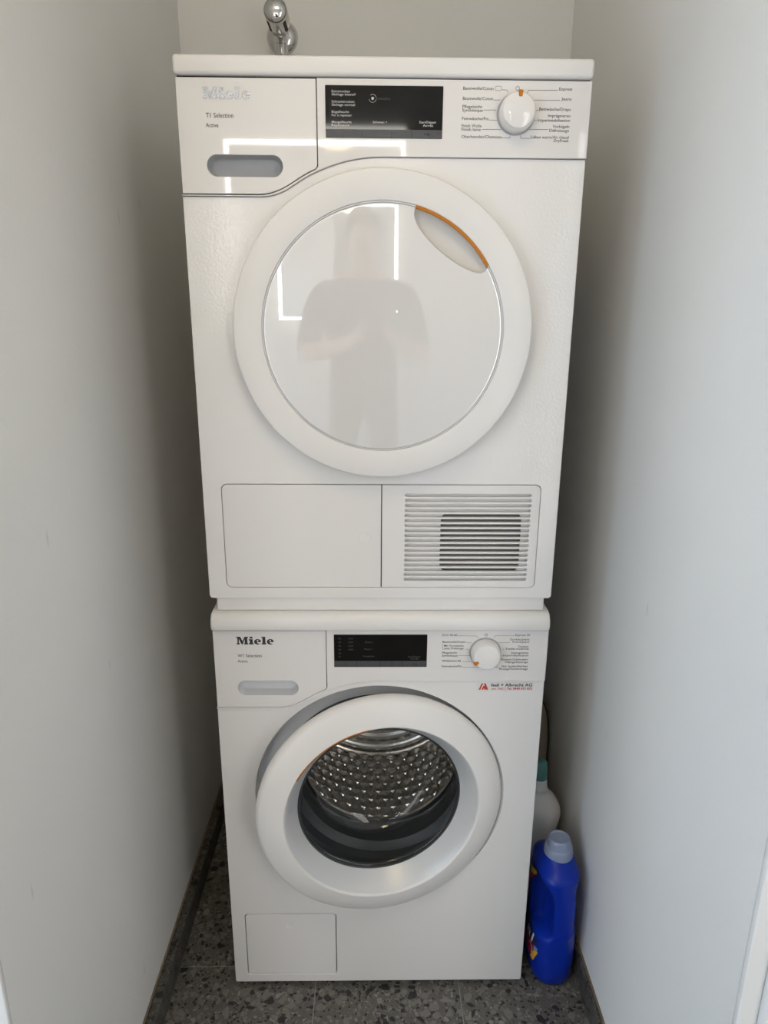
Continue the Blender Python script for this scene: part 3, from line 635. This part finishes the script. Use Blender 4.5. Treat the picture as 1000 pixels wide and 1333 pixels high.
# the door, hinged on the right and standing ajar
HX = 0.228; ANG = 0.155; ZD = 0.4640
door = lathe('door', [(0.222, 0.022), (0.2310, 0.020), (0.2330, 0.012), (0.2322, 0.0065), (0.2290, 0.0015), (0.2250, -0.0015), (0.2050, -0.0080), (0.1860, -0.0140), (0.1835, -0.0142), (0.1815, -0.0128), (0.1800, -0.0100)], 0.002, ZD, 'matte_plastic', Wm, 160)
bez_ = lathe('door_bezel', [(0.1806, -0.0110), (0.1790, -0.0095), (0.1690, 0.0070), (0.1600, 0.0200), (0.1558, 0.0270), (0.1545, 0.0290)], 0.002, ZD, 'silver', door, 160)
bez_['label'] = 'silver funnel round the door glass'
lathe('glass_seal', [(0.1562, 0.0262), (0.1548, 0.0250), (0.1528, 0.0262), (0.1520, 0.0300), (0.1535, 0.0340)], 0.002, ZD, 'rubber', door, 128)
gw = lathe('door_glass', [(0.1530, 0.0290), (0.1500, 0.0300), (0.1485, 0.0420), (0.1450, 0.0700), (0.1390, 0.0950), (0.1280, 0.1130), (0.1100, 0.1240), (0.0800, 0.1290), (0.0400, 0.1310), (0, 0.1315)], 0.002, ZD, 'glass', door, 128, ang=80)
gw['label'] = 'clear bowl-shaped door glass'
lathe('door_back', [(0.222, 0.022), (0.200, 0.030), (0.165, 0.036), (0.1545, 0.034)], 0.002, ZD, 'recess_light', door, 128)
acc = lathe('grip_edge', [(0.1770, -0.0060), (0.1802, -0.0128), (0.1822, -0.0146), (0.1838, -0.0143)], 0.002, ZD, 'orange', door, 40, a0=math.radians(98), a1=math.radians(150))
acc['label'] = 'orange grip edge'
piv = Matrix.Translation((HX, 0, 0)) @ Matrix.Rotation(ANG, 4, 'Z') @ Matrix.Translation((-HX, 0, 0))
for o in [door]+list(door.children): o.data.transform(piv)

# ------------------------------------------------------------------ water tap on the back wall
T = empty('water_tap', (-0.2184, YB, 1.94)); tag(T, 'chrome water tap on the back wall above the dryer', 'water tap')
tx, tz = -0.2184, 1.940
lathe('flange', [(0.034, YB), (0.0345, YB-0.004), (0.032, YB-0.010), (0.026, YB-0.015), (0.016, YB-0.019), (0.0, YB-0.0195)], tx, tz, 'chrome', T, 48)
lathe('body', [(0.0155, YB-0.012), (0.0155, YB-0.055), (0.019, YB-0.060), (0.019, YB-0.066), (0.016, YB-0.070), (0.0, YB-0.070)], tx+0.001, tz, 'chrome', T, 40)
h = lathe('handle', [(0.0, YB-0.066), (0.019, YB-0.066), (0.0225, YB-0.072), (0.0240, YB-0.085), (0.0240, YB-0.136), (0.0228, YB-0.1385)], tx+0.002, tz+0.004, 'chrome', T, 48)
lathe('handle_cap', [(0.0222, YB-0.1375), (0.0222, YB-0.1410), (0.0195, YB-0.1440), (0.011, YB-0.1465), (0, YB-0.1475)], tx+0.002, tz+0.004, 'chrome', h, 40)
for k in range(4):
    t = k*PI/2+PI/4
    lathe('handle_groove', [(0.0052, YB-0.084), (0.0052, YB-0.128), (0.0, YB-0.132)], tx+0.002+0.0205*math.cos(t), tz+0.004+0.0205*math.sin(t), 'dark_gap', h, 16)
sp = [[(tx+0.001+r*math.cos(a), YB-0.040+dy+r*math.sin(a), z) for a in [k/24*2*PI for k in range(24)]] for r, z, dy in ((0.0125, tz-0.004, 0), (0.0125, tz-0.026, -0.002), (0.0150, tz-0.028, -0.002), (0.0150, tz-0.050, -0.004), (0.0115, tz-0.052, -0.004), (0.0115, tz-0.075, -0.006))]
loft('outlet', sp, 'chrome', T)
hs = [[(tx+0.001+0.0085*math.cos(a), YB-0.046+0.0085*math.sin(a), z) for a in [k/16*2*PI for k in range(16)]] for z in (tz-0.073, tz-0.15, 1.72)]
loft('hose', hs, 'recess_light', T)

# ------------------------------------------------------------------ bottles in the gap at the right
def superloop(cx, cy, a, b, z, n=48, e=2.6, fn=None):
    out = []
    for k in range(n):
        t = 2*PI*k/n; c, s = math.cos(t), math.sin(t)
        x = a*math.copysign(abs(c)**(2/e), c); y = b*math.copysign(abs(s)**(2/e), s)
        if fn: x, y = fn(x, y, z)
        out.append((cx+x, cy+y, z))
    return out
def sstep(a, b, t): t = min(1, max(0, (t-a)/(b-a))); return t*t*(3-2*t)
BX, BY = 0.3665, 0.053
BB = empty('detergent_bottle', (BX, BY, 0)); tag(BB, 'blue plastic detergent bottle with translucent cap on the floor by the right wall', 'bottle')
def scoop(x, y, z):
    kz = sstep(0.118, 0.134, z)*(1-sstep(0.205, 0.262, z)); ky = 1-sstep(-0.012, 0.016, y)
    sgn = -1 if x < 0 else 1
    lim = 0.0205
    w = kz*ky
    x2 = sgn*min(abs(x), lim)+0.008 if True else x
    return x*(1-w)+x2*w, y
BS = [(0.000, .034, .052), (0.004, .040, .059), (0.014, .0445, .065), (0.05, .0465, .0675), (0.09, .0465, .0675)]
BS += [(0.10+0.006*k, .0460-0.00012*k, .067-0.0001*k) for k in range(0, 28)]
BS += [(0.268, .0405, .058), (0.274, .0375, .050), (0.280, .0330, .040), (0.285, .0280, .030), (0.290, .0250, .0250), (0.300, .0240, .0240)]
loft('body', [superloop(BX, BY, a, b, z, 64, 2.6 if z < 0.27 else 2.1, scoop) for z, a, b in BS], 'blue', BB, ang=60)
def ring(cx, cy, r, z, n=48): return [(cx+r*math.cos(2*PI*k/n), cy+r*math.sin(2*PI*k/n), z) for k in range(n)]
CPX, CPY = BX+0.003, BY
loft('cap', [ring(CPX, CPY, r, z) for r, z in ((0.0275, 0.284), (0.0295, 0.285), (0.0292, 0.294), (0.0280, 0.303), (0.0270, 0.3045), (0.0238, 0.306), (0.0230, 0.318), (0.0215, 0.323), (0.0195, 0.3245), (0.0180, 0.3235), (0.0172, 0.3215), (0.0030, 0.3213), (0.002, 0.3225), (0.0003, 0.3227))], 'blue_cap', BB, ang=40)
# label wrapped on the side that faces the machine
def label_patch(name, zs, y_of, material, parent, off, e=2.6):
    """patch on the -x flank: for each z a span y0..y1"""
    bm = bmesh.new(); rows = []
    for z in zs:
        y0, y1 = y_of(z); a = b = None
        for (z0, a0, b0), (z1, a1, b1) in zip(BS[:-1], BS[1:]):
            if z0 <= z <= z1: f = (z-z0)/(z1-z0); a, b = a0+(a1-a0)*f, b0+(b1-b0)*f
        r = []
        for k in range(9):
            y = y0+(y1-y0)*k/8; x = -a*max(0.0, 1-abs(y/b)**e)**(1/e); x, _ = scoop(x, y, z)
            r.append(bm.verts.new((BX+x-off, BY+y-off*0.6*(1 if y < -0.03 else 0), z)))
        rows.append(r)
    for A, B in zip(rows[:-1], rows[1:]):
        for k in range(8): bm.faces.new((A[k], A[k+1], B[k+1], B[k]))
    bmesh.ops.recalc_face_normals(bm, faces=bm.faces)
    me = bpy.data.meshes.new(name); bm.to_mesh(me); bm.free(); smooth(me, 60)
    return link(name, me, material, parent)
zz = [0.045+0.006*k for k in range(34)]
def left_edge(z): return -0.046 if z < 0.11 else -0.046+0.060*sstep(0.10, 0.135, z)-0.018*sstep(0.19, 0.25, z)
lb = label_patch('label', zz, lambda z: (left_edge(z)+0.008*(1 if z < 0.06 else 0), 0.045), 'label_dark', BB, 0.0008)
label_patch('label_red_field', [0.052+0.004*k for k in range(9)], lambda z: (-0.040, 0.000+0.2*(z-0.05)), 'label_red', lb, 0.0014)
label_patch('label_red_field', [0.16+0.006*k for k in range(12)], lambda z: (left_edge(z)+0.004, 0.030), 'label_red', lb, 0.0014)
label_patch('label_yellow_field', [0.225+0.004*k for k in range(5)], lambda z: (left_edge(z)+0.002, 0.020), 'label_yellow', lb, 0.0019)
label_patch('label_flame', [0.050+0.004*k for k in range(9)], lambda z: (-0.052+0.35*(0.082-z)**1, -0.0440+0.5*(0.082-z)), 'label_yellow', lb, 0.0021)
label_patch('label_emblem', [0.060+0.003*k for k in range(8)], lambda z: (-0.026-math.sqrt(max(0, 0.0105**2-(z-0.0705)**2)), -0.026+math.sqrt(max(0, 0.0105**2-(z-0.0705)**2))), 'label_white', lb, 0.0020)
label_patch('label_emblem', [0.062+0.003*k for k in range(7)], lambda z: (-0.026-math.sqrt(max(0, 0.0088**2-(z-0.0705)**2)), -0.026+math.sqrt(max(0, 0.0088**2-(z-0.0705)**2))), 'label_red', lb, 0.0026)
label_patch('label_swirl', [0.078+0.003*k for k in range(5)], lambda z: (-0.050, -0.040), 'label_blue', lb, 0.0018)
# lettering "al" on the label, read along the flank
cu = bpy.data.curves.new('t', 'FONT'); cu.body = 'al'; cu.size = 0.060; cu.resolution_u = 3; cu.shear = 0.2
t = bpy.data.objects.new('tmp', cu); C.objects.link(t); me = eval_mesh(t); bpy.data.curves.remove(cu)
mx_ = max(v.co.x for v in me.vertices)
for v in me.vertices:
    y = -0.040 + (mx_-v.co.x)*0.9; z = 0.086+v.co.y*0.72 + 0.25*(mx_-v.co.x)
    a = 0.0466; b = 0.0675; x = -a*max(0.0, 1-abs(y/b)**2.6)**(1/2.6)
    v.co = (BX+x-0.0024, BY+y, z)
me.update(); link('lettering', me, 'label_white', lb)

WX, WY = 0.3640, 0.215
WBt = empty('cleaner_bottle', (WX, WY, 0)); tag(WBt, 'white plastic bottle with teal cap standing behind the blue bottle', 'bottle')
def pinch(x, y, z):
    k = sstep(0.06, 0.12, z)*(1-sstep(0.20, 0.262, z))
    return (x*(1-0.22*k) if x > 0 else x), y
WS = [(0.0, .044, .040), (0.008, .050, .047), (0.03, .052, .048)] + [(0.05+0.012*k, .052, .048) for k in range(18)] + [(0.262, .0525, .047), (0.274, .0505, .045), (0.284, .0465, .041), (0.293, .0405, .036), (0.301, .033, .030), (0.307, .026, .024), (0.311, .020, .019), (0.314, .0185, .0185), (0.346, .0170, .0170)]
wb = loft('body', [superloop(WX, WY, a, b, z, 48, 2.3, pinch) for z, a, b in WS], 'white_bottle', WBt, ang=60)
loft('neck_ring', [ring(WX, WY, r, z) for r, z in ((0.0175, 0.318), (0.0200, 0.319), (0.0200, 0.3225), (0.0175, 0.3235))], 'white_bottle', WBt)
loft('cap', [ring(WX, WY, r, z) for r, z in ((0.0165, 0.345), (0.0170, 0.346), (0.0168, 0.370), (0.0160, 0.380), (0.0140, 0.386), (0.0110, 0.389), (0.004, 0.390))], 'teal', WBt, ang=40)

# rounded board covered with beige cloth, leaning behind the bottles
bd = []
BDY = 0.335
def board_loop(z, hw, ty):
    cx = 0.3635
    return [(cx+hw*math.cos(t), BDY+0.05*(z/0.45)+ty*math.sin(t), z) for t in [2*PI*k/32 for k in range(32)]]
secs = [board_loop(z, hw, 0.016) for z, hw in ((0.0, 0.050), (0.05, 0.054), (0.15, 0.056), (0.25, 0.0575), (0.30, 0.0565), (0.34, 0.0575), (0.38, 0.0555), (0.41, 0.051), (0.43, 0.044), (0.445, 0.033), (0.453, 0.020), (0.456, 0.006))]
BG = loft('cloth_covered_board', secs, 'beige_cloth', None, ang=60)
tag(BG, 'rounded beige cloth board with dark edge tucked behind the white bottle', 'board')
secs2 = [board_loop(z, hw+0.0035, 0.008) for z, hw in ((0.0, 0.050), (0.05, 0.054), (0.15, 0.056), (0.25, 0.0575), (0.30, 0.0565), (0.34, 0.0575), (0.38, 0.0555), (0.41, 0.051), (0.43, 0.044), (0.445, 0.033), (0.453, 0.020), (0.4585, 0.006))]
o = loft('edge_trim', secs2, 'dark_edge', BG, ang=60); o['label'] = 'dark edge trim'

# ------------------------------------------------------------------ bathroom behind the viewer, seen only in reflections
MX0, MX1, MZ0, MZ1 = -0.61, 0.11, 1.345, 2.010
MR = empty('lit_mirror', ((MX0+MX1)/2, RY0, MZ0)); tag(MR, 'bathroom mirror framed by a bright light strip, reflected in the dryer door', 'mirror')
box('mirror_glass', MX0, MX1, RY0, RY0+0.020, MZ0, MZ1, 'mirror', MR, 0.001)
w_ = 0.016
for a in ((MX0, MX1, MZ1-w_, MZ1), (MX0, MX1, MZ0, MZ0+w_), (MX0, MX0+w_, MZ0+w_, MZ1-w_), (MX1-w_, MX1, MZ0+w_, MZ1-w_)):
    box('light_strip', a[0], a[1], RY0+0.020, RY0+0.024, a[2], a[3], 'led', MR)
CLX, CLY = -0.15, -0.98
CL = empty('ceiling_lamp', (CLX, CLY, ZC)); tag(CL, 'round opal ceiling lamp of the bathroom, out of frame above', 'ceiling lamp')
loft('opal_shade', [ring(CLX, CLY, r, ZC-d) for r, d in ((0.165, 0.010), (0.168, 0.030), (0.160, 0.055), (0.135, 0.075), (0.08, 0.088), (0.02, 0.092))], 'lamp_glass', CL)
loft('lamp_base', [ring(CLX, CLY, r, ZC-d) for r, d in ((0.17, 0.0), (0.172, 0.012), (0.166, 0.013))], 'casing', CL)

# the person taking the picture, reflected in the dryer door
def person():
    P_ = {}
    SC = 1.085
    def add(n, co, r):
        k = SC if n[0] not in 'fpt' or n in ('pelvis',) or n[:3] == 'toe' else 1.0
        if n[:5] == 'wrist': k = 1.0
        P_[n] = (Vector((bx+(co[0]-bx)*(1.1 if k > 1 else 1), co[1], co[2]*k)) if k > 1 else Vector((co[0]+0.06, co[1], co[2]+0.03)), tuple(q*1.08 for q in r) if k > 1 else r)
    bx, by = -0.080, -1.50
    add('pelvis', (bx, by, 0.90), (0.150, 0.105)); add('waist', (bx, by, 1.05), (0.155, 0.095)); add('chest', (bx, by+0.01, 1.24), (0.215, 0.120)); add('collar', (bx, by+0.015, 1.38), (0.095, 0.075)); add('neck', (bx, by+0.03, 1.45), (0.054, 0.054)); add('headb', (bx, by+0.05, 1.53), (0.068, 0.078)); add('headm', (bx, by+0.055, 1.59), (0.075, 0.090)); add('headt', (bx, by+0.045, 1.66), (0.055, 0.062))
    E_ = [('pelvis', 'waist'), ('waist', 'chest'), ('chest', 'collar'), ('collar', 'neck'), ('neck', 'headb'), ('headb', 'headm'), ('headm', 'headt')]
    for s, n in ((-1, 'l'), (1, 'r')):
        add('hip'+n, (bx+s*0.095, by, 0.84), (0.090, 0.090)); add('knee'+n, (bx+s*0.105, by+0.02, 0.48), (0.058, 0.060)); add('calf'+n, (bx+s*0.108, by-0.005, 0.33), (0.052, 0.055)); add('ankle'+n, (bx+s*0.11, by-0.02, 0.09), (0.036, 0.040)); add('heel'+n, (bx+s*0.11, by-0.02, 0.042), (0.038, 0.040)); add('toe'+n, (bx+s*0.12, by+0.16, 0.032), (0.040, 0.030))
        add('shoulder'+n, (bx+s*0.195, by+0.015, 1.350), (0.072, 0.070)); add('elbow'+n, (bx+s*0.255, by+0.10, 1.09), (0.056, 0.056)); add('wrist'+n, (bx+s*0.085, by+0.335, 1.225), (0.027, 0.025)); add('palm'+n, (bx+s*0.058, by+0.352, 1.262), (0.022, 0.036))
        E_ += [('pelvis', 'hip'+n), ('hip'+n, 'knee'+n), ('knee'+n, 'calf'+n), ('calf'+n, 'ankle'+n), ('ankle'+n, 'heel'+n), ('heel'+n, 'toe'+n), ('collar', 'shoulder'+n), ('shoulder'+n, 'elbow'+n), ('elbow'+n, 'wrist'+n), ('wrist'+n, 'palm'+n)]
        for f in range(4):                                  # fingers behind and round the phone's edge
            a, b, c = 'f%da%s' % (f, n), 'f%db%s' % (f, n), 'f%dc%s' % (f, n)
            z = 1.232+f*0.021; ln = (0.86, 1.0, 1.06, 0.98)[f]
            add(a, (bx+s*0.052, by+0.366, z), (0.0095,)*2); add(b, (bx+s*(0.053-0.004), by+0.3715, z+0.006), (0.0085,)*2); add(c, (bx+s*(0.040-0.006*ln), by+0.3720, z+0.010), (0.0075,)*2)
            E_ += [('palm'+n, a), (a, b), (b, c)]
        add('t1'+n, (bx+s*0.050, by+0.338, 1.295), (0.011,)*2); add('t2'+n, (bx+s*0.036, by+0.345, 1.318), (0.009,)*2); E_ += [('palm'+n, 't1'+n), ('t1'+n, 't2'+n)]
    names = list(P_); me = bpy.data.meshes.new('person'); me.from_pydata([P_[n][0] for n in names], [(names.index(a), names.index(b)) for a, b in E_], []); me.update()
    o = bpy.data.objects.new('tmp', me); C.objects.link(o)
    o.modifiers.new('skin', 'SKIN')
    if not me.skin_vertices: me.skin_vertices.new()
    for i, n in enumerate(names):
        sv = me.skin_vertices[0].data[i]; sv.radius = P_[n][1]; sv.use_root = (n == 'pelvis')
    sd = o.modifiers.new('sub', 'SUBSURF'); sd.levels = 2; sd.render_levels = 2
    out = eval_mesh(o); smooth(out, 180)
    out.materials.clear()
    for k in ('skin', 'shirt', 'trousers', 'phone'): out.materials.append(M[k])
    for p in out.polygons:
        c = p.center
        if c.z < 0.08: p.material_index = 3
        elif c.z < 1.0: p.material_index = 2
        elif c.z < 1.53 and not (c.y > by+0.14): p.material_index = 1
        else: p.material_index = 0
    ob = bpy.data.objects.new('person', out); C.objects.link(ob)
    tag(ob, 'person in a grey top holding up a phone, reflected in the dryer door', 'person')
    # face and hair
    hx, hy, hz = bx, by+0.055, 1.585*SC
    def blob(name, c, r, material, cutf=None):
        bm = bmesh.new(); bmesh.ops.create_uvsphere(bm, u_segments=24, v_segments=16, radius=1)
        for v in bm.verts: v.co = Vector((c[0]+v.co.x*r[0], c[1]+v.co.y*r[1], c[2]+v.co.z*r[2]))
        if cutf: bmesh.ops.delete(bm, geom=[v for v in bm.verts if cutf(v.co)], context='VERTS')
        me2 = bpy.data.meshes.new(name); bm.to_mesh(me2); bm.free(); smooth(me2, 180)
        return link(name, me2, material, ob)
    blob('hair', (hx, hy-0.012, hz+0.045), (0.090, 0.105, 0.105), 'hair', lambda c: c.y > hy+0.045 and c.z < hz+0.075 or c.z < hz-0.02)
    for s in (-1, 1):
        blob('eye', (hx+s*0.031, hy+0.078, hz+0.006), (0.012, 0.010, 0.009), 'label_white'); blob('ear', (hx+s*0.080, hy-0.005, hz-0.005), (0.012, 0.020, 0.032), 'skin')
    blob('nose', (hx, hy+0.092, hz-0.022), (0.013, 0.018, 0.022), 'skin'); blob('mouth', (hx, hy+0.080, hz-0.058), (0.024, 0.010, 0.006), 'label_red')
person()
PH = empty('phone', (-0.035, -1.1290, 1.23)); tag(PH, 'dark phone held up in both hands, reflected in the dryer door', 'phone')
box('phone_body', -0.072, 0.002, -1.1335, -1.1255, 1.230, 1.385, 'phone', PH, 0.003)
box('phone_screen', -0.069, -0.001, -1.1340, -1.1334, 1.234, 1.381, 'display', PH)
bpy.context.view_layer.update()
